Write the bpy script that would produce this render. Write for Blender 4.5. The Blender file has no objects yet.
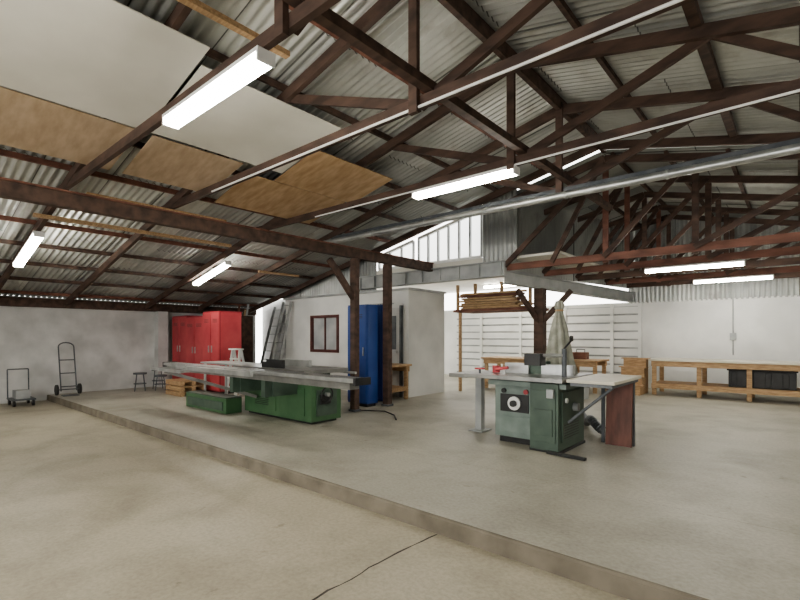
import bpy, math, random
from mathutils import Vector, Matrix
random.seed(4)
S=bpy.context.scene
# ------------------------------------------------------------------ materials
def new(name):
    m=bpy.data.materials.new(name); m.use_nodes=True
    nt=m.node_tree; b=nt.nodes['Principled BSDF']; return m,nt,b
def mat(name,c1,c2=None,scale=4,rough=.6,metal=0,bump=0,stretch=(1,1,1),detail=6,lo=.35,hi=.65,bscale=None):
    m,nt,b=new(name); N=nt.nodes; L=nt.links
    c2=c2 or c1
    tc=N.new('ShaderNodeTexCoord'); mp=N.new('ShaderNodeMapping'); mp.inputs['Scale'].default_value=stretch
    L.new(tc.outputs['Object'],mp.inputs['Vector'])
    no=N.new('ShaderNodeTexNoise'); no.inputs['Scale'].default_value=scale; no.inputs['Detail'].default_value=detail
    L.new(mp.outputs[0],no.inputs['Vector'])
    r=N.new('ShaderNodeValToRGB'); r.color_ramp.elements[0].position=lo; r.color_ramp.elements[1].position=hi
    r.color_ramp.elements[0].color=(*c1,1); r.color_ramp.elements[1].color=(*c2,1)
    L.new(no.outputs['Fac'],r.inputs[0]); L.new(r.outputs[0],b.inputs['Base Color'])
    b.inputs['Roughness'].default_value=rough; b.inputs['Metallic'].default_value=metal
    if bump:
        n2=no
        if bscale:
            n2=N.new('ShaderNodeTexNoise'); n2.inputs['Scale'].default_value=bscale; n2.inputs['Detail'].default_value=8
            L.new(mp.outputs[0],n2.inputs['Vector'])
        bp=N.new('ShaderNodeBump'); bp.inputs['Strength'].default_value=bump; bp.inputs['Distance'].default_value=.02
        L.new(n2.outputs['Fac'],bp.inputs['Height']); L.new(bp.outputs[0],b.inputs['Normal'])
    return m
def concrete(name,ca,cb,cs,rough):
    m,nt,b=new(name); N=nt.nodes; L=nt.links
    tc=N.new('ShaderNodeTexCoord')
    def noise(s,d=8,dist=0):
        n=N.new('ShaderNodeTexNoise'); n.inputs['Scale'].default_value=s; n.inputs['Detail'].default_value=d
        n.inputs['Distortion'].default_value=dist; n.inputs['Roughness'].default_value=.6
        L.new(tc.outputs['Object'],n.inputs['Vector']); return n
    def ramp(src,p0,p1,c0,c1):
        r=N.new('ShaderNodeValToRGB'); r.color_ramp.elements[0].position=p0; r.color_ramp.elements[1].position=p1
        r.color_ramp.elements[0].color=(*c0,1); r.color_ramp.elements[1].color=(*c1,1); L.new(src.outputs['Fac'],r.inputs[0]); return r
    a=noise(.45,8,.1); r=ramp(a,.3,.7,ca,cb)
    s=noise(1.1,9,.3); r2=ramp(s,.46,.72,(0,0,0),(.7,.7,.7))
    mx=N.new('ShaderNodeMixRGB'); mx.inputs[2].default_value=(*cs,1); L.new(r2.outputs[0],mx.inputs[0]); L.new(r.outputs[0],mx.inputs[1])
    f=noise(34,6); r3=ramp(f,.3,.6,(.80,.80,.80),(1,1,1))
    m2=N.new('ShaderNodeMixRGB'); m2.blend_type='MULTIPLY'; m2.inputs[0].default_value=1; L.new(mx.outputs[0],m2.inputs[1]); L.new(r3.outputs[0],m2.inputs[2])
    sp=noise(5.5,5,.2); r4=ramp(sp,.66,.73,(1,1,1),(.70,.68,.65))
    m3=N.new('ShaderNodeMixRGB'); m3.blend_type='MULTIPLY'; m3.inputs[0].default_value=1; L.new(m2.outputs[0],m3.inputs[1]); L.new(r4.outputs[0],m3.inputs[2])
    L.new(m3.outputs[0],b.inputs['Base Color'])
    rr=N.new('ShaderNodeMapRange'); rr.inputs[3].default_value=rough-.14; rr.inputs[4].default_value=rough+.2
    L.new(s.outputs['Fac'],rr.inputs[0]); L.new(rr.outputs[0],b.inputs['Roughness'])
    bp=N.new('ShaderNodeBump'); bp.inputs['Strength'].default_value=.2; bp.inputs['Distance'].default_value=.01
    L.new(f.outputs['Fac'],bp.inputs['Height']); L.new(bp.outputs[0],b.inputs['Normal'])
    return m
def galv(name,c1,c2,rust):
    m,nt,b=new(name); N=nt.nodes; L=nt.links
    tc=N.new('ShaderNodeTexCoord')
    n=N.new('ShaderNodeTexNoise'); n.inputs['Scale'].default_value=1.2; n.inputs['Detail'].default_value=8; L.new(tc.outputs['Object'],n.inputs['Vector'])
    r=N.new('ShaderNodeValToRGB'); r.color_ramp.elements[0].position=.3; r.color_ramp.elements[1].position=.7
    r.color_ramp.elements[0].color=(*c1,1); r.color_ramp.elements[1].color=(*c2,1); L.new(n.outputs['Fac'],r.inputs[0])
    br=N.new('ShaderNodeTexBrick'); br.inputs['Scale'].default_value=1; br.inputs['Brick Width'].default_value=2.4; br.inputs['Row Height'].default_value=.76
    br.inputs['Mortar Size'].default_value=.008; br.inputs['Color1'].default_value=(1,1,1,1); br.inputs['Color2'].default_value=(.62,.62,.63,1); br.inputs['Mortar'].default_value=(.22,.22,.22,1)
    L.new(tc.outputs['Object'],br.inputs['Vector'])
    mu=N.new('ShaderNodeMixRGB'); mu.blend_type='MULTIPLY'; mu.inputs[0].default_value=1; L.new(r.outputs[0],mu.inputs[1]); L.new(br.outputs['Color'],mu.inputs[2])
    n2=N.new('ShaderNodeTexNoise'); n2.inputs['Scale'].default_value=3.3; n2.inputs['Detail'].default_value=9; L.new(tc.outputs['Object'],n2.inputs['Vector'])
    r2=N.new('ShaderNodeValToRGB'); r2.color_ramp.elements[0].position=.56; r2.color_ramp.elements[1].position=.78
    r2.color_ramp.elements[0].color=(0,0,0,1); r2.color_ramp.elements[1].color=(.6,.6,.6,1); L.new(n2.outputs['Fac'],r2.inputs[0])
    mx=N.new('ShaderNodeMixRGB'); mx.inputs[2].default_value=(*rust,1); L.new(r2.outputs[0],mx.inputs[0]); L.new(mu.outputs[0],mx.inputs[1])
    L.new(mx.outputs[0],b.inputs['Base Color']); b.inputs['Metallic'].default_value=.4; b.inputs['Roughness'].default_value=.38
    return m
M={}
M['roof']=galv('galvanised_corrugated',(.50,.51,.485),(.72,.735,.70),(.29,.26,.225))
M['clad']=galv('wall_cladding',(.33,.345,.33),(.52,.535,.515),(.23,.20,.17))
M['tim']=mat('old_dark_timber',(.050,.031,.024),(.115,.070,.052),3,.75,bump=.3,stretch=(1,3,3))
M['timr']=mat('red_brown_timber',(.12,.052,.036),(.22,.10,.07),3,.7,bump=.3,stretch=(1,3,3))
M['timl']=mat('pale_timber',(.33,.21,.115),(.50,.345,.20),7,.65,bump=.2,stretch=(1,6,6))
M['ply']=mat('plywood',(.44,.285,.155),(.60,.43,.265),2.5,.6,stretch=(1,4,4))
M['ply2']=mat('plywood_faded',(.44,.325,.215),(.57,.445,.32),2.5,.6,stretch=(1,4,4))
M['board']=mat('white_board',(.64,.62,.555),(.74,.72,.655),1.2,.6)
M['white']=mat('white_paint_wall',(.60,.605,.59),(.76,.76,.74),1.1,.6,bump=.1,bscale=30)
M['wgrey']=mat('grey_white_wall',(.44,.445,.44),(.64,.64,.63),1.6,.65,bump=.1,bscale=30)  # greyer, darker version of the white wall paint
M['whitep']=mat('white_enamel',(.72,.72,.71),(.80,.80,.78),3,.4)
M['up']=concrete('concrete_upper',(.335,.32,.265),(.45,.43,.365),(.245,.228,.185),.48)
M['lo']=concrete('concrete_lower',(.37,.335,.255),(.49,.45,.355),(.275,.243,.18),.48)
M['curb']=mat('worn_kerb',(.14,.122,.093),(.215,.19,.148),4,.85,bump=.15)
M['crack']=mat('joint_dark',(.05,.045,.04),(.09,.08,.07),20,.9)
M['green']=mat('machine_green',(.055,.125,.06),(.085,.17,.085),3,.42)
M['green2']=mat('machine_green_dark',(.055,.085,.065),(.085,.125,.095),4,.45)
M['ggrey']=mat('machine_grey_green',(.15,.195,.175),(.22,.27,.245),4,.45)
M['iron']=mat('cast_iron_table',(.22,.22,.215),(.33,.33,.315),4,.35,.6)
M['alu']=mat('aluminium',(.38,.39,.39),(.52,.53,.525),6,.35,.7)
M['steel']=mat('painted_steel',(.31,.325,.325),(.43,.44,.435),3,.5,.2)
M['steeld']=mat('dark_steel',(.08,.09,.10),(.15,.16,.17),5,.5,.4)
M['black']=mat('black_plastic',(.015,.015,.016),(.03,.03,.03),6,.45)
M['red']=mat('red_lacquer',(.38,.05,.06),(.50,.09,.10),2,.45)
M['redd']=mat('red_dark',(.24,.025,.035),(.32,.04,.05),2,.45)
M['blue']=mat('blue_enamel',(.02,.06,.24),(.035,.09,.31),2,.4)
M['cloth']=mat('dusty_cloth',(.22,.225,.19),(.33,.33,.28),9,.95,bump=.3)
M['maho']=mat('mahogany_board',(.10,.035,.022),(.17,.062,.04),4,.5,stretch=(4,4,1))
M['frame']=mat('maroon_frame',(.09,.035,.032),(.13,.05,.045),4,.5)
M['cream']=mat('laminate_top',(.56,.525,.44),(.66,.62,.53),3,.4)
M['glassd']=mat('office_glass',(.36,.38,.39),(.52,.53,.53),2,.15)
m,nt,b=new('frosted_sheet'); tr=nt.nodes.new('ShaderNodeBsdfTranslucent'); tr.inputs[0].default_value=(.92,.95,.97,1)
mxs=nt.nodes.new('ShaderNodeMixShader'); mxs.inputs[0].default_value=.2
nt.links.new(tr.outputs[0],mxs.inputs[1]); nt.links.new(b.outputs[0],mxs.inputs[2]); nt.links.new(mxs.outputs[0],nt.nodes['Material Output'].inputs[0]); M['frost']=m
def emis(name,c,s):
    m,nt,b=new(name); b.inputs['Emission Color'].default_value=(*c,1); b.inputs['Emission Strength'].default_value=s; b.inputs['Base Color'].default_value=(.9,.9,.9,1); return m
M['lamp']=emis('fluoro_diffuser',(1,.96,.86),55)
# ------------------------------------------------------------------ builder
class B:
    def __init__(s,name): s.n=name; s.v=[]; s.f=[]; s.m=[]; s.ms=[]; s.sm=[]
    def mi(s,k):
        if k not in s.ms: s.ms.append(k)
        return s.ms.index(k)
    def add(s,vs,fs,k,smooth=False):
        o=len(s.v); s.v+= [Vector(v) for v in vs]; i=s.mi(k)
        for f in fs: s.f.append([o+j for j in f]); s.m.append(i); s.sm.append(smooth)
    def box(s,x0,x1,y0,y1,z0,z1,k,M4=None):
        vs=[Vector((x,y,z)) for x in (x0,x1) for y in (y0,y1) for z in (z0,z1)]
        if M4: vs=[M4@v for v in vs]
        s.add(vs,[(0,1,3,2),(4,6,7,5),(0,4,5,1),(2,3,7,6),(0,2,6,4),(1,5,7,3)],k)
    def beam(s,p,q,w,h,k,up=(0,0,1)):
        p=Vector(p);q=Vector(q);d=(q-p).normalized();up=Vector(up)
        if abs(d.dot(up))>.98: up=Vector((0,1,0))
        sd=d.cross(up).normalized(); u=sd.cross(d)
        vs=[]
        for c in (p,q):
            for a,b2 in ((-1,-1),(1,-1),(1,1),(-1,1)): vs.append(c+sd*a*w/2+u*b2*h/2)
        s.add(vs,[(0,3,2,1),(4,5,6,7),(0,1,5,4),(1,2,6,5),(2,3,7,6),(3,0,4,7)],k)
    def cyl(s,p,q,r,k,n=12,r2=None):
        p=Vector(p);q=Vector(q);d=(q-p).normalized(); up=Vector((0,0,1)) if abs(d.z)<.9 else Vector((1,0,0))
        a=d.cross(up).normalized(); b2=d.cross(a); r2=r if r2 is None else r2
        vs=[p+(a*math.cos(t)+b2*math.sin(t))*r for t in [2*math.pi*i/n for i in range(n)]]+[q+(a*math.cos(t)+b2*math.sin(t))*r2 for t in [2*math.pi*i/n for i in range(n)]]
        s.add(vs,[(i,(i+1)%n,n+(i+1)%n,n+i) for i in range(n)],k,True)
        s.add(vs[:n],[list(range(n))[::-1]],k); s.add(vs[n:],[list(range(n))],k)
    def tube(s,pts,r,k,n=8):
        for a,b2 in zip(pts,pts[1:]): s.cyl(a,b2,r,k,n)
    def torus(s,c,axis,R,r,k,n=24,m=8):
        ax=Vector(axis).normalized(); up=Vector((0,0,1)) if abs(ax.z)<.9 else Vector((1,0,0)); a=ax.cross(up).normalized(); b2=ax.cross(a); c=Vector(c)
        vs=[]
        for i in range(n):
            t=2*math.pi*i/n; e=a*math.cos(t)+b2*math.sin(t)
            for j in range(m):
                u=2*math.pi*j/m; vs.append(c+e*(R+r*math.cos(u))+ax*r*math.sin(u))
        s.add(vs,[(i*m+j,((i+1)%n)*m+j,((i+1)%n)*m+(j+1)%m,i*m+(j+1)%m) for i in range(n) for j in range(m)],k,True)
    def done(s,bevel=0,local=True):
        me=bpy.data.meshes.new(s.n); o=Vector((0,0,0))
        if local:
            xs=[v.x for v in s.v];ys=[v.y for v in s.v];zs=[v.z for v in s.v]
            o=Vector(((min(xs)+max(xs))/2,(min(ys)+max(ys))/2,min(zs)))
        me.from_pydata([v-o for v in s.v],[],s.f)
        for k in s.ms: me.materials.append(M[k])
        for p,mi,sm in zip(me.polygons,s.m,s.sm): p.material_index=mi; p.use_smooth=sm
        ob=bpy.data.objects.new(s.n,me); ob.location=o; S.collection.objects.link(ob)
        import bmesh
        bm=bmesh.new(); bm.from_mesh(me); bmesh.ops.recalc_face_normals(bm,faces=bm.faces); bm.to_mesh(me); bm.free()
        if bevel:
            md=ob.modifiers.new('bevel','BEVEL'); md.width=bevel; md.segments=2; md.limit_method='ANGLE'
        return ob
# ------------------------------------------------------------------ shell dims
XL,XR,YB,YF=-13.1,5.0,13.5,-5.0
RX=-2.5; SL=.225
def zr(x): return 5.2+SL*x if x<=RX else 5.2+SL*RX-SL*(x-RX)
YG=8.2; KY=2.82; DROP=.15
b=B('floor'); b.box(XL,XR,KY+.002,YB,-.4,0,'up'); b.done(local=False)
b=B('floor_lower'); b.box(XL,XR,YF,KY+.002,-.5,-.12,'lo'); b.done(local=False)
b=B('trim_1')
n=260; vs=[];fs=[]
for i in range(n+1):
    x=XL+.02+(XR-XL-.04)*i/n; j=random.uniform(-.002,.002)
    vs+=[(x,KY-.022+j,-.122),(x,KY-.016+j,-.012),(x,KY-.006+j,.002),(x,KY+.012,.003)]
for i in range(n):
    for k in range(3): fs.append((i*4+k,(i+1)*4+k,(i+1)*4+k+1,i*4+k+1))
b.add(vs,fs,'curb'); b.done(local=False)
def crack(name,p,q,w,jit,z,seg=30):
    b=B(name); vs=[];fs=[]; p=Vector(p);q=Vector(q); d=(q-p).normalized(); s=Vector((-d.y,d.x))
    off=0
    for i in range(seg+1):
        off=.8*off+random.uniform(-jit,jit)
        c=p+(q-p)*i/seg+s*off; ww=w*random.uniform(.5,1.3)
        vs+=[(c.x-s.x*ww,c.y-s.y*ww,z),(c.x+s.x*ww,c.y+s.y*ww,z)]
    for i in range(seg): fs.append((2*i,2*i+1,2*i+3,2*i+2))
    b.add(vs,fs,'crack'); b.done(local=False)
crack('floor_joint',(-2.04,2.79),(-2.1,-4.9),.007,.012,-.118,90)
crack('floor_joint',(-13,4.2),(4.9,4.15),.001,.002,.002,60)
# walls
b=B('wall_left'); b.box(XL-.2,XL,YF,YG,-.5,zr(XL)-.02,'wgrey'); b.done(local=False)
b=B('wall_right'); b.box(XR,XR+.2,YF,YB,-.5,zr(XR)-.02,'white'); b.done(local=False)
b=B('wall_back'); b.box(XL,XR,YB,YB+.2,-.4,2.25,'white')
b.box(-9,-3.2,YB-.02,YB-.001,.1,2.15,'steel')  # darker backing put in so the board gaps read as shadow lines
z=.15
while z<2.1:
    x0,x1=-9,-3.2
    b.box(x0,x1,YB-.07,YB-.03,z,z+.18,'white'); z+=.225
for x in (-8,-6.6,-5.2,-3.9,-3.2): b.box(x-.04,x+.04,YB-.1,YB-.02,0,2.2,'white')
b.done(local=False)
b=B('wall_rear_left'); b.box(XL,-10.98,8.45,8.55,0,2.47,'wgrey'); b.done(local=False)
b=B('wall_front')
b.box(XL,-7.5,YF-.2,YF,-.5,2.2,'white'); b.box(2.5,XR,YF-.2,YF,-.5,2.9,'white'); b.box(-7.5,2.5,YF-.2,YF,2.75,2.95,'white')  # unseen wall; wide opening added to let sky light in
b.add([(XL,YF,2.2),(-7.5,YF,2.2),(-7.5,YF,2.95),(XR,YF,2.9),(XR,YF,zr(XR)),(RX,YF,zr(RX)),(XL,YF,zr(XL))],[(0,1,2,3,4,5,6)],'white')
b.done(local=False)
def corr(b,x0,x1,y0,y1,zf,k,pitch=.1,amp=.017):
    n=int((y1-y0)/pitch*8); vs=[];fs=[]
    for i in range(n+1):
        y=y0+(y1-y0)*i/n; w=amp*math.sin(2*math.pi*(y-y0)/pitch)
        vs+=[(x0,y,zf(x0)+w),(x1,y,zf(x1)+w)]
    for i in range(n): fs.append((2*i,2*i+1,2*i+3,2*i+2))
    b.add(vs,fs,k,True)
b=B('ceiling'); corr(b,XL-.1,RX,YF-.2,YG+.1,zr,'roof'); corr(b,RX,XR+.1,YF-.2,YG+.1,zr,'roof')
b.box(RX-.12,RX+.12,YF-.2,YG+.1,zr(RX)+.02,zr(RX)+.035,'roof'); b.done(local=False)
zr2=lambda x: zr(x)-DROP
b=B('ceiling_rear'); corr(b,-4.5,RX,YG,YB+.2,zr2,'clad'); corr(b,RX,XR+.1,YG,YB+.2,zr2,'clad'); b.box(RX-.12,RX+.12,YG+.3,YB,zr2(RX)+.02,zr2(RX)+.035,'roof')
b.box(XL,-3.3,YG+.1,YB,2.85,2.9,'board'); b.done(local=False)
def cwall(b,p0,p1,zb,zt,k,pitch=.1,amp=.018):
    p0=Vector(p0);p1=Vector(p1);L=(p1-p0).length; d=(p1-p0)/L; s=Vector((-d.y,d.x)); n=max(6,int(L/pitch*6)); vs=[];fs=[]
    for i in range(n+1):
        t=L*i/n; c=p0+d*t+s*amp*math.sin(2*math.pi*t/pitch)
        vs+=[(c.x,c.y,zb(c.x)),(c.x,c.y,zt(c.x))]
    for i in range(n): fs.append((2*i,2*i+1,2*i+3,2*i+2))
    b.add(vs,fs,k,True)
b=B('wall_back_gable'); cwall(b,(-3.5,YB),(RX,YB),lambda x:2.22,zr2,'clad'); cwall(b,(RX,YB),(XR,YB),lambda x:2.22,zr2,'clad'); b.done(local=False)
b=B('wall_clerestory')
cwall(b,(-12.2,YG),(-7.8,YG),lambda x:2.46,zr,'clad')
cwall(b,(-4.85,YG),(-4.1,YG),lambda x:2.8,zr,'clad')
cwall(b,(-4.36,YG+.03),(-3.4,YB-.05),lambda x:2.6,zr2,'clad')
b.box(-7.8,-4.85,YG-.01,YG+.03,2.78,2.93,'board')
b.done(local=False)
def win(name,x0,x1,z0,nm):
    b=B(name)
    zt=lambda x: zr(x)-.2
    b.add([(x0,YG+.04,z0),(x1,YG+.04,z0),(x1,YG+.04,zt(x1)),(x0,YG+.04,zt(x0))],[(0,1,2,3)],'frost')
    for i in range(nm+1):
        x=x0+(x1-x0)*i/nm; b.box(x-.018,x+.018,YG-.02,YG+.035,z0,zt(x),'steel')
    b.box(x0,x1,YG-.03,YG+.035,z0-.03,z0+.03,'whitep'); b.beam((x0,YG,zt(x0)),(x1,YG,zt(x1)),.06,.06,'whitep'); b.done()
win('window_1',-7.72,-6.65,2.95,3); win('window_2',-6.5,-4.88,2.95,6)
b=B('eave_beam'); b.box(XL+.002,XL+.14,YF+.1,YG-.05,2.0,2.2,'tim'); b.done(.006)
b=B('valley_timber_beam'); b.box(-6.11,-5.99,-4.8,YG-.15,2.74,2.9,'tim'); b.box(-6.13,-5.97,-4.8,YG-.15,2.9,2.92,'timr'); b.done(.005)
b=B('box_girder'); b.box(-8.3,-4.3,YG-.14,YG-.02,2.52,2.78,'steel'); b.box(-8.3,-4.3,YG-.2,YG-.02,2.78,2.8,'steel'); b.box(-8.3,-4.3,YG-.2,YG-.02,2.5,2.52,'steel')
for i in range(9): b.box(-8.2+i*.48,-8.18+i*.48,YG-.19,YG-.14,2.52,2.78,'steel')
b.done()
b=B('steel_beam'); p=Vector((-4.36,YG,2.5)); q=Vector((-3.4,YB-.02,2.38)); b.beam(p,q,.02,.24,'steel'); 
for dz in (-.12,.12): b.beam(p+Vector((0,0,dz)),q+Vector((0,0,dz)),.16,.02,'steel')
b.done()
def post(x,y,z1,w=.13,br=None):
    b=B('timber_post'); b.box(x-w/2,x+w/2,y-w/2,y+w/2,0,z1,'tim'); b.box(x-w/2-.02,x+w/2+.02,y-w/2-.02,y+w/2+.02,0,.04,'steeld')
    for d in (br or []): b.beam((x,y,z1-.75),(x+d[0]*.6,y+d[1]*.6,z1-.08),.07,.1,'tim')
    b.done(.005)
post(-6.05,5.79,2.735,.12,[(0,-1),(-.9,0)]); post(-6.05,6.66,2.735,.13); post(-4.15,9.35,2.345,.2,[(-.2,-1.3),(1.1,.0)])
# ------------------------------------------------------------------ roof framing
def truss(Y,zc=3.35,conduit=False,webL=True,chord=True):
    b=B('roof_truss'); o=.165; k='tim'
    b.beam((XL+.1,Y,zr(XL+.1)-o),(RX,Y,zr(RX)-o),.06,.12,k); b.beam((RX,Y,zr(RX)-o),(XR-.05,Y,zr(XR-.05)-o),.06,.12,k)
    xa=(zc+.1-5.2)/SL; xb=min(RX+(RX-xa),XR-.1)
    if chord: b.beam((xa,Y,zc),(xb,Y,zc),.05,.10,k)
    else: b.beam((-8.0,Y,zc+.02),(3.0,Y,zc+.02),.05,.06,'steeld')
    b.beam((RX,Y-.05,zc-.10),(RX,Y-.05,zr(RX)-.1),.09,.045,k,up=(0,1,0))
    for sg in (-1,1):
        if sg<0 and not webL: continue
        b.beam((RX,Y+.045,zc),(RX+sg*1.9,Y+.045,zr(RX+sg*1.9)-o),.045,.09,k)
    b.beam((RX+2.9,Y+.045,zc),(RX+1.9,Y+.045,zr(RX+1.9)-o),.045,.08,k)
    if conduit:
        b.cyl((-6,Y-.045,zc-.055),(3.0,Y-.045,zc-.055),.012,'whitep',8)
    return b.done()
truss(-2.6); truss(-.4,webL=False)
truss(1.8,webL=False); truss(3.14,conduit=True); truss(4.9,conduit=True); truss(6.3,zc=3.33,chord=False)
b=B('galvanised_duct'); b.cyl((-7.6,6.2,3.25),(3.0,6.2,3.25),.05,'alu',16)
x=-7.2
while x<2.9: b.cyl((x,6.2,3.25),(x+.03,6.2,3.25),.058,'steel',16); x+=1.2
b.done()
b=B('roof_rafter'); b.beam((XL+.1,7.9,zr(XL+.1)-.165),(RX,7.9,zr(RX)-.165),.06,.12,'tim'); b.beam((RX,7.9,zr(RX)-.165),(XR-.05,7.9,zr(XR)-.165),.06,.12,'tim'); b.done()
b=B('roof_purlins'); x=XL+.4
while x<XR:
    k='tim' if random.random()<.7 else 'timr'
    b.box(x-.022,x+.022,YF,YG,zr(x)-.09,zr(x)-.022,k); x+=.92
b.done()
b=B('ridge_beam'); b.box(RX-.03,RX+.03,YF,YG,zr(RX)-.2,zr(RX)-.03,'tim'); b.done()
def rtruss(Y,k):
    b=B('rear_roof_truss'); zc=2.68; x0=-4.36+.181*(Y-YG)
    b.beam((x0,Y,zc),(XR-.05,Y,zc),.06,.12,k)
    o=.15
    b.beam((x0,Y,zr2(x0)-o),(RX,Y,zr2(RX)-o),.06,.11,'tim'); b.beam((RX,Y,zr2(RX)-o),(XR-.05,Y,zr2(XR)-o),.06,.11,'tim')
    b.beam((x0,Y-.06,zc),(RX,Y-.06,zr2(RX)-.2),.05,.09,'tim')
    for x in (RX,-1.2,.6): b.box(x-.045,x+.045,Y+.035,Y+.08,zc-.08,zr2(x)-.15,k if x==RX else 'tim')
    for xa,xb in ((RX,-1.2),(-1.2,.6),(-3.4,RX)): b.beam((xa,Y-.05,zc),(xb,Y-.05,zr2(xb)-o),.045,.08,'tim')
    b.done()
for Y,k in ((YG,'timr'),(9.5,'timr'),(10.8,'tim'),(12.1,'timr'),(13.2,'tim')): rtruss(Y,k)
b=B('rear_roof_purlins'); x=-3.2
while x<XR:
    b.box(x-.025,x+.025,YG+.06,YB-.03,zr2(x)-.09,zr2(x)-.02,'tim'); x+=.8
b.done()
b=B('longitudinal_tie'); b.box(RX+.08,RX+.16,-4,YG-.1,3.42,3.5,'tim'); b.done()
b=B('longitudinal_tie'); b.box(-.74,-.66,-4,YG-.1,4.1,4.2,'tim'); b.done()
for x,y0,y1 in ((-3.75,.9,2.7),(-3.2,1.1,3.0),(-8.2,1.6,4.6),(-9.3,5.9,7.0),(-7.3,2.0,4.0)):
    b=B('pale_batten'); b.box(x-.035,x+.035,y0,y1,zr(x)-.32,zr(x)-.27,'timl'); b.done()
def sheet(name,x0,x1,y0,y1,k):
    b=B(name); o=.235; s=.965
    vs=[]
    for x in (x0*s,x1*s):
        for y in (y0*s,y1*s):
            for d in (0,.01): vs.append((x,y,zr(x)-o-d))
    b.add(vs,[(0,1,3,2),(4,6,7,5),(0,4,5,1),(2,3,7,6),(0,2,6,4),(1,5,7,3)],k); b.done()
sheet('ceiling_lining_board',-5.85,-4.3,.2,2.2,'board'); sheet('ceiling_lining_board',-5.85,-4.55,2.24,4.1,'board')
sheet('ceiling_plywood_sheet',-6.9,-5.88,.6,2.15,'ply2'); sheet('ceiling_plywood_sheet',-6.9,-5.9,2.3,3.5,'ply2')
sheet('ceiling_plywood_sheet',-6.08,-5.1,4.13,5.75,'ply'); sheet('ceiling_plywood_sheet',-7.1,-6.1,3.7,5.6,'ply')
# ------------------------------------------------------------------ light fixtures
def fixture(cx,cy,zt,L=1.5,slope=0,w=.14):
    b=B('fluorescent_light'); a=math.atan(slope); R=Matrix.Translation((cx,cy,zt))@Matrix.Rotation(-a,4,'Y')
    b.box(-L/2,L/2,-w/2,w/2,-.03,0,'whitep',R)
    b.box(-L/2+.02,L/2-.02,-w/2+.01,w/2-.01,-.085,-.031,'lamp',R)
    b.box(-L/2,-L/2+.02,-w/2,w/2,-.09,-.03,'whitep',R); b.box(L/2-.02,L/2,-w/2,w/2,-.09,-.03,'whitep',R)
    b.done()
zc=3.29
fixture(-3.49,1.8,zc); fixture(-3.2,4.9,zc)
fixture(-9.8,5.03,zr(-9.8)-.24,slope=SL); fixture(-9.6,1.8,zr(-9.6)-.245,slope=SL)
fixture(-1.43,9.5,2.6,w=.12); fixture(-1.1,12.1,2.6,L=1.4,w=.12)
fixture(-3.3,-1.5,zc); fixture(1.6,-2.6,zc); fixture(1.6,3.14,zc); fixture(1.8,6.42,zc-.0); fixture(-9.6,-2.6,zr(-9.6)-.245,slope=SL); fixture(2.5,10.8,2.6); fixture(-6.3,12.0,2.84)  # extra fittings, added mostly out of view to brighten the room
b=B('wall_conduit'); b.cyl((-1.2,YB-.03,.9),(-1.2,YB-.03,2.25),.015,'steel',8); b.box(-1.26,-1.14,YB-.07,YB,1.25,1.42,'steel'); b.done()
# ------------------------------------------------------------------ office block (projecting cabin)
b=B('wall_office'); x0,x1,y0,y1,h=-11.0,-6.5,7.85,9.2,2.36
wx0,wx1,wz0,wz1=-9.85,-8.8,.96,1.86
b.box(x0,wx0,y0,y0+.1,0,h,'white'); b.box(wx1,x1,y0,y0+.1,0,h,'white'); b.box(wx0,wx1,y0,y0+.1,0,wz0,'white'); b.box(wx0,wx1,y0,y0+.1,wz1,h,'white')
b.box(x0,x0+.1,y0+.1,y1-.1,0,h,'white'); b.box(x1-.1,x1,y0+.1,y1-.1,0,h,'white'); b.box(x0,x1,y1-.1,y1,0,h,'white')
b.box(x0-.06,x1+.06,y0-.06,y1,h+.001,h+.05,'steel'); b.done(local=False)
b=B('window_3'); b.box(wx0,wx1,y0+.04,y0+.05,wz0,wz1,'glassd')
for a in ((wx0-.03,wx0+.04,wz0-.03,wz1+.03),(wx1-.04,wx1+.03,wz0-.03,wz1+.03),(wx0+.04,wx1-.04,wz0-.03,wz0+.04),(wx0+.04,wx1-.04,wz1-.04,wz1+.03)): b.box(a[0],a[1],y0-.03,y0+.04,a[2],a[3],'frame')
b.box((wx0+wx1)/2-.015,(wx0+wx1)/2+.015,y0,y0+.04,wz0+.04,wz1-.04,'frame')
b.done()
b=B('door_1'); b.box(-7.35,-6.72,y0-.05,y0-.005,.02,1.98,'wgrey'); b.box(-7.4,-7.35,y0-.06,y0-.002,0,2.03,'steeld'); b.box(-6.72,-6.67,y0-.06,y0-.002,0,2.03,'steeld'); b.box(-7.25,-6.82,y0-.06,y0-.05,1.05,1.8,'steeld'); b.cyl((-6.8,y0-.1,1.0),(-6.8,y0-.05,1.0),.03,'alu'); b.done()
b=B('timber_rack')
for x in (-6.4,-5.9,-5.2,-4.5): b.box(x-.03,x+.03,9.6,9.66,1.95,2.6,'timl')
b.box(-6.36,-6.3,9.6,9.66,0,1.95,'timl')
b.box(-6.45,-4.4,9.5,10.4,1.93,1.99,'timr')
for i in range(20):
    z=2.0+.055*(i%7); y=9.5+.15*(i//7); b.box(-6.4+random.uniform(0,.3),-4.5-random.uniform(0,.5),y,y+.12,z,z+.04,random.choice(['timl','timr','ply','tim']))
b.done()
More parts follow.
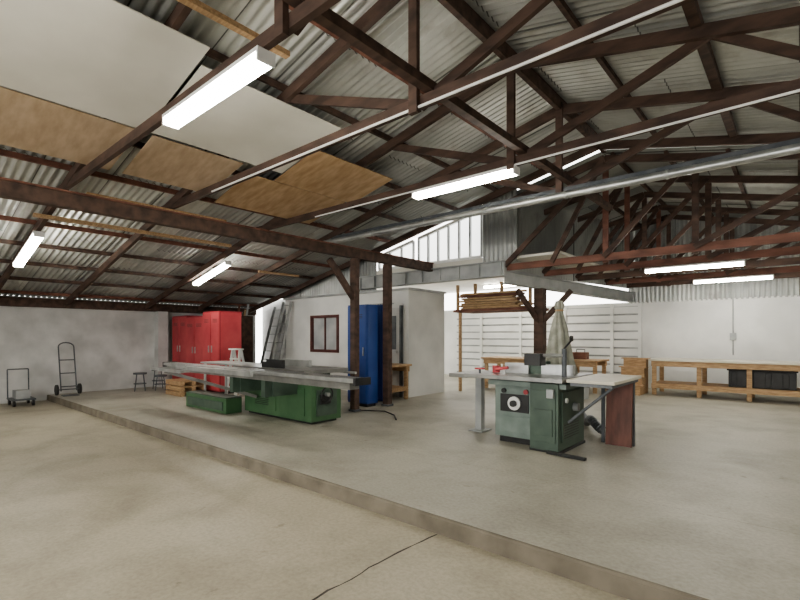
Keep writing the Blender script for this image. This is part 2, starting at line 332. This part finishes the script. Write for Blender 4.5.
# ------------------------------------------------------------------ cabinets
def cabinet(name,x0,x1,y0,y1,h,k,kd,nd):
    b=B(name); b.box(x0,x1,y0,y1,.06,h,kd); b.box(x0+.03,x1-.03,y0+.03,y1-.03,0,.06,'black')
    w=(x1-x0)/nd
    for i in range(nd):
        b.box(x0+i*w+.012,x0+(i+1)*w-.012,y0-.02,y0-.001,.09,h-.03,k)
        hx=x0+(i+1)*w-.07 if i%2==0 else x0+i*w+.07
        b.box(hx-.01,hx+.01,y0-.045,y0-.02,h*.5,h*.5+.16,'alu')
        for j in range(3): b.box(x0+i*w+.1,x0+(i+1)*w-.1,y0-.024,y0-.02,h-.2-j*.03,h-.19-j*.03,'black')
    b.box(x1+.001,x1+.012,y0+.02,y1-.02,.09,h-.03,k)
    b.done(.006)
cabinet('red_storage_cabinet',-12.8,-11.95,5.5,6.0,1.88,'red','redd',2)
cabinet('red_storage_cabinet',-11.9,-10.95,5.45,6.0,1.84,'red','redd',2)
cabinet('red_storage_cabinet',-10.9,-10.1,5.4,5.95,1.93,'red','redd',2)
cabinet('blue_storage_cabinet',-6.72,-6.2,6.25,6.55,1.95,'blue','blue',1)
b=B('blue_curtain_partition'); 
n=60; vs=[];fs=[]
for i in range(n+1):
    t=i/n; x=-6.75+.55*t; w=.02*math.sin(t*50)
    vs+=[(x,6.95+w,0.02),(x,6.95+w,2.0)]
for i in range(n): fs.append((2*i,2*i+1,2*i+3,2*i+2))
b.add(vs,fs,'blue',True); b.cyl((-6.8,6.95,2.0),(-6.15,6.95,2.0),.015,'steel',8); b.cyl((-6.78,6.95,0),(-6.78,6.95,2.0),.015,'steel',8); b.done()
# ------------------------------------------------------------------ ladders
def ladder(name,base,top,w,k,side,n=10,r=.03):
    b=B(name); base=Vector(base); top=Vector(top); s=Vector(side).normalized()*w/2
    for g in (-1,1): b.beam(base+s*g,top+s*g,.03,.07,k)
    for i in range(n):
        c=base.lerp(top,(i+.6)/n); b.cyl(c-s,c+s,.016,k,8)
    b.done()
ladder('aluminium_ladder',(-12.1,7.75,0),(-12.1,8.38,2.25),.42,'steel',(1,0,0),9)
ladder('aluminium_ladder',(-11.45,7.65,0),(-11.45,8.38,2.3),.4,'alu',(1,0,0),9)
ladder('aluminium_ladder',(-10.75,7.2,0),(-10.78,7.74,2.3),.36,'alu',(1,0,0),9)
def stepladder(x,y,h,k):
    b=B('step_ladder')
    for g in (-1,1):
        b.beam((x+g*.2,y-.15,0),(x+g*.15,y,h),.03,.06,k); b.beam((x+g*.2,y+.22,0),(x+g*.15,y+.02,h),.03,.05,k)
    for i in range(1,5): t=i/5; b.box(x-.19+.04*t,x+.19-.04*t,y-.15+.15*t-.05,y-.15+.15*t+.05,h*t-.012,h*t+.012,k)
    b.box(x-.17,x+.17,y-.1,y+.08,h-.01,h+.02,k); b.done()
stepladder(-9.55,5.5,1.05,'whitep')
b=B('timber_offcut_rack')
for x in (-12.3,-11.5): b.box(x-.03,x+.03,6.5,7.1,0,1.9,'tim')
for z in (.3,.9,1.5): b.box(-12.3,-11.5,6.5,7.1,z,z+.03,'tim')
for i in range(12): 
    x=-12.2+.055*i; b.beam((x,6.75,.35),(x+random.uniform(-.05,.05),7.0,2.0+random.uniform(-.3,.3)),.03,.05,random.choice(['timl','timr','steel','tim']))
b.done()
# ------------------------------------------------------------------ left wall clutter
def truck(x,y,h):
    b=B('hand_truck')
    for g in (-1,1):
        b.cyl((x,y+g*.15,.1),(x-.22,y+g*.15,h-.05),.014,'steeld'); b.cyl((x-.05,y+g*.2,.13),(x-.05,y+g*.24,.13),.12,'black',16)
    for t in (.1,.4,.7): b.cyl((x-.22*t,y-.15,.1+(h-.15)*t),(x-.22*t,y+.15,.1+(h-.15)*t),.012,'steeld')
    pts=[]
    for i in range(9):
        a=math.pi*i/8; pts.append((x-.22-.03*math.sin(a),y-.15*math.cos(a),h-.05+.1*math.sin(a)))
    b.tube(pts,.014,'steeld')
    b.cyl((x-.05,y-.24,.13),(x-.05,y+.24,.13),.012,'steeld'); b.box(x,x+.22,y-.15,y+.15,.0,.015,'steeld'); b.done()
truck(-12.65,3.12,1.15)
b=B('platform_trolley'); x,y=-12.6,2.25; z=-.12
b.box(x-.25,x+.3,y-.2,y+.2,z+.12,z+.15,'steeld')
for e in (-.2,.25):
    for g in (-1,1): b.cyl((x+e,y+g*.14,z+.06),(x+e,y+g*.18,z+.06),.06,'black')
b.tube([(x-.25,y-.18,z+.15),(x-.3,y-.18,z+.75),(x-.3,y+.18,z+.75),(x-.25,y+.18,z+.15)],.013,'steeld')
b.box(x-.15,x+.2,y-.12,y+.12,z+.15,z+.32,'steel'); b.done()
for (x,y,h) in ((-12.3,4.5,.45),(-12.1,4.9,.38),(-12.55,5.02,.5)):
    b=B('work_stool'); 
    b.cyl((x,y,h-.04),(x,y,h),.15,'steeld',20)
    for i in range(4): a=i*math.pi/2+.4; b.cyl((x+.1*math.cos(a),y+.1*math.sin(a),h-.04),(x+.16*math.cos(a),y+.16*math.sin(a),0),.011,'steeld',8)
    b.torus((x,y,h*.4),(0,0,1),.135,.009,'steeld'); b.done()
b=B('timber_pallet_stack')
for j in range(3):
    z=.12*j
    for dy in (0,.25,.5): b.box(-11.2,-10.4,4.65+dy,4.73+dy,z,z+.08,'timl')
    for i in range(5): b.box(-11.2+.17*i,-11.08+.17*i,4.65,5.23,z+.08,z+.1,'timl')
b.done()
b=B('wall_pier'); b.box(XL,XL+.25,5.15,5.4,0,2.0,'wgrey'); b.done()
# ------------------------------------------------------------------ sliding panel saw
b=B('sliding_table_saw')
b.box(-7.45,-5.6,4.45,5.05,.04,.60,'green'); b.box(-7.4,-5.65,4.5,5.0,0,.04,'black')
b.box(-7.2,-6.5,4.435,4.45,.12,.54,'green'); b.box(-6.4,-5.75,4.435,4.45,.12,.54,'green')
b.box(-5.6,-5.58,4.55,4.95,.12,.52,'green2'); b.box(-5.58,-5.55,4.6,4.8,.3,.45,'black')
for i in range(5): b.box(-7.1,-6.7,4.43,4.435,.2+i*.03,.21+i*.03,'black')
b.box(-7.2,-5.8,4.5,5.0,.6,.78,'green2')
b.box(-7.5,-5.5,4.25,5.12,.78,.84,'iron')
b.box(-9.2,-7.5,4.5,5.05,.80,.83,'steel'); b.cyl((-9.1,5.0,0),(-9.1,5.0,.8),.025,'steel'); b.cyl((-9.1,4.55,0),(-9.1,4.55,.8),.025,'steel')
b.box(-9.2,-4.1,3.84,4.0,.70,.78,'iron'); b.box(-9.25,-4.0,3.80,4.06,.79,.84,'alu')
for y in (3.84,3.93,4.02): b.box(-9.24,-4.01,y-.006,y+.006,.841,.843,'black')
for x in (-6.9,-6.0): b.box(x-.08,x+.08,4.0,4.5,.45,.70,'green2'); b.box(x-.05,x+.05,3.88,4.02,.45,.70,'green2')
b.box(-4.0,-3.96,3.80,4.06,.76,.85,'black'); b.box(-9.29,-9.25,3.80,4.06,.76,.85,'black')
for x in (-7.9,-7.0): b.beam((x,3.80,.82),(x,3.1,.82),.05,.04,'alu')
b.beam((-8.0,3.1,.82),(-6.9,3.1,.82),.05,.04,'alu'); b.beam((-8.0,3.45,.82),(-6.9,3.45,.82),.04,.03,'alu')
b.beam((-7.5,3.1,.80),(-7.0,4.4,.32),.05,.05,'iron')
b.beam((-6.95,3.2,.87),(-5.2,3.2,.87),.04,.06,'alu'); b.box(-5.9,-5.83,3.16,3.8,.84,.86,'alu')
b.box(-6.9,-6.1,4.8,4.86,.84,.95,'alu'); b.cyl((-7.6,5.1,.77),(-5.3,5.1,.77),.02,'alu')
b.box(-6.6,-6.15,4.33,4.37,.84,.97,'black'); b.box(-6.75,-6.6,4.34,4.36,.84,.93,'black')
b.torus((-5.52,4.7,.45),(1,0,0),.11,.012,'black'); b.cyl((-5.55,4.7,.45),(-5.48,4.7,.45),.03,'alu')
b.done(.006)
b=B('saw_base_beam'); b.box(-9.0,-7.5,4.12,4.42,0,.26,'green'); b.box(-8.9,-7.6,4.1,4.12,.05,.2,'green2'); b.box(-9.0,-7.5,4.12,4.42,.26,.28,'green2'); b.done(.006)
# ------------------------------------------------------------------ spindle moulder
b=B('spindle_moulder')
b.box(-2.42,-2.08,5.17,6.0,.03,.80,'green2'); b.box(-2.39,-2.11,5.155,5.17,.12,.72,'green2'); b.box(-2.075,-2.06,5.25,5.9,.12,.70,'green2')
b.box(-2.98,-2.42,5.35,5.98,.08,.74,'ggrey'); b.box(-2.94,-2.46,5.4,5.95,0,.08,'black'); b.box(-2.44,-2.06,5.2,6.0,0,.03,'black')
b.box(-2.9,-2.52,5.335,5.35,.40,.62,'black'); b.cyl((-2.70,5.34,.51),(-2.70,5.31,.51),.085,'whitep',24); b.cyl((-2.70,5.31,.51),(-2.70,5.27,.51),.04,'black',16)
b.box(-2.92,-2.5,5.34,5.35,.14,.34,'ggrey'); b.cyl((-2.85,5.35,.66),(-2.85,5.32,.66),.03,'black'); b.cyl((-2.55,5.35,.66),(-2.55,5.32,.66),.03,'red')
b.box(-2.2,-2.12,5.12,5.16,.64,.74,'steel'); b.box(-2.36,-2.14,5.14,5.155,.2,.5,'green2')
b.cyl((-2.07,5.6,.5),(-2.0,5.6,.5),.05,'steel',20); b.cyl((-2.07,5.35,.6),(-2.04,5.35,.6),.03,'whitep',16)
for i in range(6): b.box(-2.06,-2.055,5.3,5.75,.16+i*.03,.17+i*.03,'black')
b.box(-3.0,-2.0,5.2,6.05,.74,.80,'ggrey')
b.box(-3.28,-2.0,5.08,6.1,.82,.87,'iron'); b.box(-2.9,-2.1,5.25,5.95,.80,.82,'green2')
b.box(-2.95,-2.62,5.55,5.62,.87,1.0,'alu'); b.box(-2.45,-2.05,5.55,5.62,.87,1.0,'alu'); b.box(-2.68,-2.4,5.6,5.8,.87,1.03,'green2')
b.tube([(-2.1,5.4,.87),(-2.1,5.4,1.2)],.03,'steeld'); b.tube([(-2.1,5.4,1.12),(-2.35,5.25,1.12)],.022,'alu'); b.box(-2.5,-2.3,5.18,5.34,1.0,1.14,'black'); b.cyl((-2.1,5.4,1.2),(-2.0,5.36,1.3),.012,'black'); b.cyl((-2.0,5.36,1.3),(-1.99,5.33,1.34),.022,'black')
b.cyl((-3.05,5.5,.87),(-3.05,5.5,.96),.05,'red',16); b.cyl((-2.97,5.35,.92),(-2.8,5.35,.95),.02,'red'); b.torus((-3.15,5.25,.93),(0,0,1),.06,.01,'red')
b.cyl((-3.15,5.25,.87),(-3.15,5.25,.93),.015,'steeld')
b.beam((-2.2,5.15,.02),(-1.75,5.1,.02),.05,.03,'black')
n=48; cx,cy=-2.36,5.9
prof=[(.872,.20),(.95,.185),(1.1,.155),(1.3,.12),(1.45,.095),(1.55,.07),(1.62,.05),(1.68,.04),(1.74,.06),(1.8,.04),(1.81,.0)]
vs=[];fs=[]
for i,(z,r) in enumerate(prof):
    for j in range(n):
        t=2*math.pi*j/n; rr=r*(1+.14*math.sin(7*t+i*.5)+.07*math.sin(13*t+i)); vs.append((cx+rr*math.cos(t),cy+rr*math.sin(t),z))
for i in range(len(prof)-1):
    for j in range(n): fs.append((i*n+j,i*n+(j+1)%n,(i+1)*n+(j+1)%n,(i+1)*n+j))
b.add(vs,fs,'cloth',True); b.torus((cx,cy,1.68),(0,0,1),.045,.012,'timl')
b.done(.004)
b=B('extension_table'); b.box(-1.98,-1.47,5.15,6.25,.83,.865,'cream'); b.box(-1.95,-1.5,5.18,6.22,.79,.83,'steeld')
for x,y in ((-1.55,6.18),(-1.9,6.18)): b.box(x-.02,x+.02,y-.02,y+.02,0,.79,'steeld')
b.beam((-1.53,5.3,.79),(-2.03,5.35,.35),.03,.03,'steeld'); b.done(.004)
b=B('outfeed_stand'); b.box(-3.52,-3.42,5.74,5.84,.0,.80,'steel'); b.box(-3.6,-3.31,5.2,5.95,.80,.85,'iron'); b.box(-3.58,-3.36,5.65,5.93,0,.02,'steel'); b.done(.004)
b=B('mahogany_board'); b.beam((-1.68,6.04,.01),(-1.68,6.1,.78),.03,.3,'maho',up=(1,0,0)); b.done(.003)
# ------------------------------------------------------------------ benches at back
def bench(name,x0,x1,y0,y1,h,top,k='timl',shelf=True,nl=4):
    b=B(name); b.box(x0-.05,x1+.05,y0-.05,y1+.02,h-.04,h,top); b.box(x0,x1,y0,y0+.04,h-.16,h-.04,k); b.box(x0,x1,y1-.04,y1,h-.16,h-.04,k)
    for i in range(nl):
        x=x0+.05+(x1-x0-.1)*i/(nl-1)
        for y in (y0+.045,y1-.09): b.box(x-.045,x+.045,y,y+.05,0,h-.04,k)
        b.box(x-.03,x+.03,y0+.05,y1-.05,.18,.24,k)
    if shelf: b.box(x0,x1,y0+.02,y1-.05,.24,.27,k); b.box(x0,x1,y0,y0+.03,.16,.26,k)
    return b.done(.004)
bench('workbench',-2.6,1.9,11.9,12.8,.82,'cream',nl=6)
bench('timber_work_table',-6.25,-5.1,10.6,11.4,.8,'timl',nl=3)
bench('timber_work_table',-5.0,-3.6,11.2,12.0,.78,'timl',nl=3)
bench('timber_work_table',-7.2,-6.35,7.05,7.7,.75,'ply',nl=2)
b=B('shelf_steps'); 
for i in range(4): b.box(-3.25,-2.75,11.5+.2*i,11.7+.2*i,.0,.2+.2*i,'timl'); b.box(-3.3,-2.7,11.48+.2*i,11.72+.2*i,.2+.2*i,.225+.2*i,'timl')
b.done(.003)
b=B('black_storage_box'); b.box(-1.15,-.05,12.02,12.6,.275,.62,'black'); b.box(-1.18,-.02,12.0,12.62,.62,.655,'black'); 
for i in range(4): b.box(-1.1+i*.28,-1.0+i*.28,12.0,12.02,.3,.6,'black')
b.done(.01)
for (x,y) in ((-4.6,11.5),(-4.1,11.6)):
    b=B('bench_tool_box'); b.box(x-.16,x+.16,y-.12,y+.12,.781,.95,'timr'); b.cyl((x-.1,y,1.02),(x+.1,y,1.02),.012,'steeld'); 
    for g in(-1,1): b.cyl((x+g*.1,y,.95),(x+g*.1,y,1.02),.01,'steeld')
    b.done(.004)
b=B('dust_extractor_hose'); pts=[]
for i in range(40):
    t=i/39; pts.append((-2.9+.9*t,6.9+.4*math.sin(t*5),.07+.12*math.sin(t*6)**2))
b.tube(pts,.06,'steeld',10); b.done()
b=B('bucket'); b.cyl((-3.6,10.2,0),(-3.6,10.2,.36),.15,'steel',20,.19); b.torus((-3.6,10.2,.36),(0,0,1),.19,.01,'steel'); b.done()
b=B('power_cable'); pts=[(-6.0,5.9,.012),(-5.6,6.1,.012),(-5.2,5.9,.012),(-4.9,5.6,.012)]; b.tube(pts,.01,'black',6); b.done()
# ------------------------------------------------------------------ world, camera
w=bpy.data.worlds.new('World'); S.world=w; w.use_nodes=True; bg=w.node_tree.nodes['Background']; bg.inputs[0].default_value=(1,.985,.95,1); bg.inputs[1].default_value=5.2
l=bpy.data.lights.new('added_opening_portal','AREA'); l.shape='RECTANGLE'; l.size=10; l.size_y=3.2  # portal guiding sky light through the added opening
try: l.cycles.is_portal=True
except Exception: pass
o=bpy.data.objects.new('added_opening_portal',l); o.location=(-2.5,YF-.1,1.2); o.rotation_euler=(math.radians(90),0,0); S.collection.objects.link(o)
c=bpy.data.cameras.new('Camera'); c.sensor_width=36; c.lens=465/800*36; c.shift_y=.045; c.clip_end=200
co=bpy.data.objects.new('Camera',c); co.location=(0,0,1.35); co.rotation_euler=(math.radians(90),0,math.radians(40.7)); S.collection.objects.link(co); S.camera=co
S.view_settings.view_transform='AgX'
try: S.view_settings.look='AgX - Medium High Contrast'
except Exception: pass
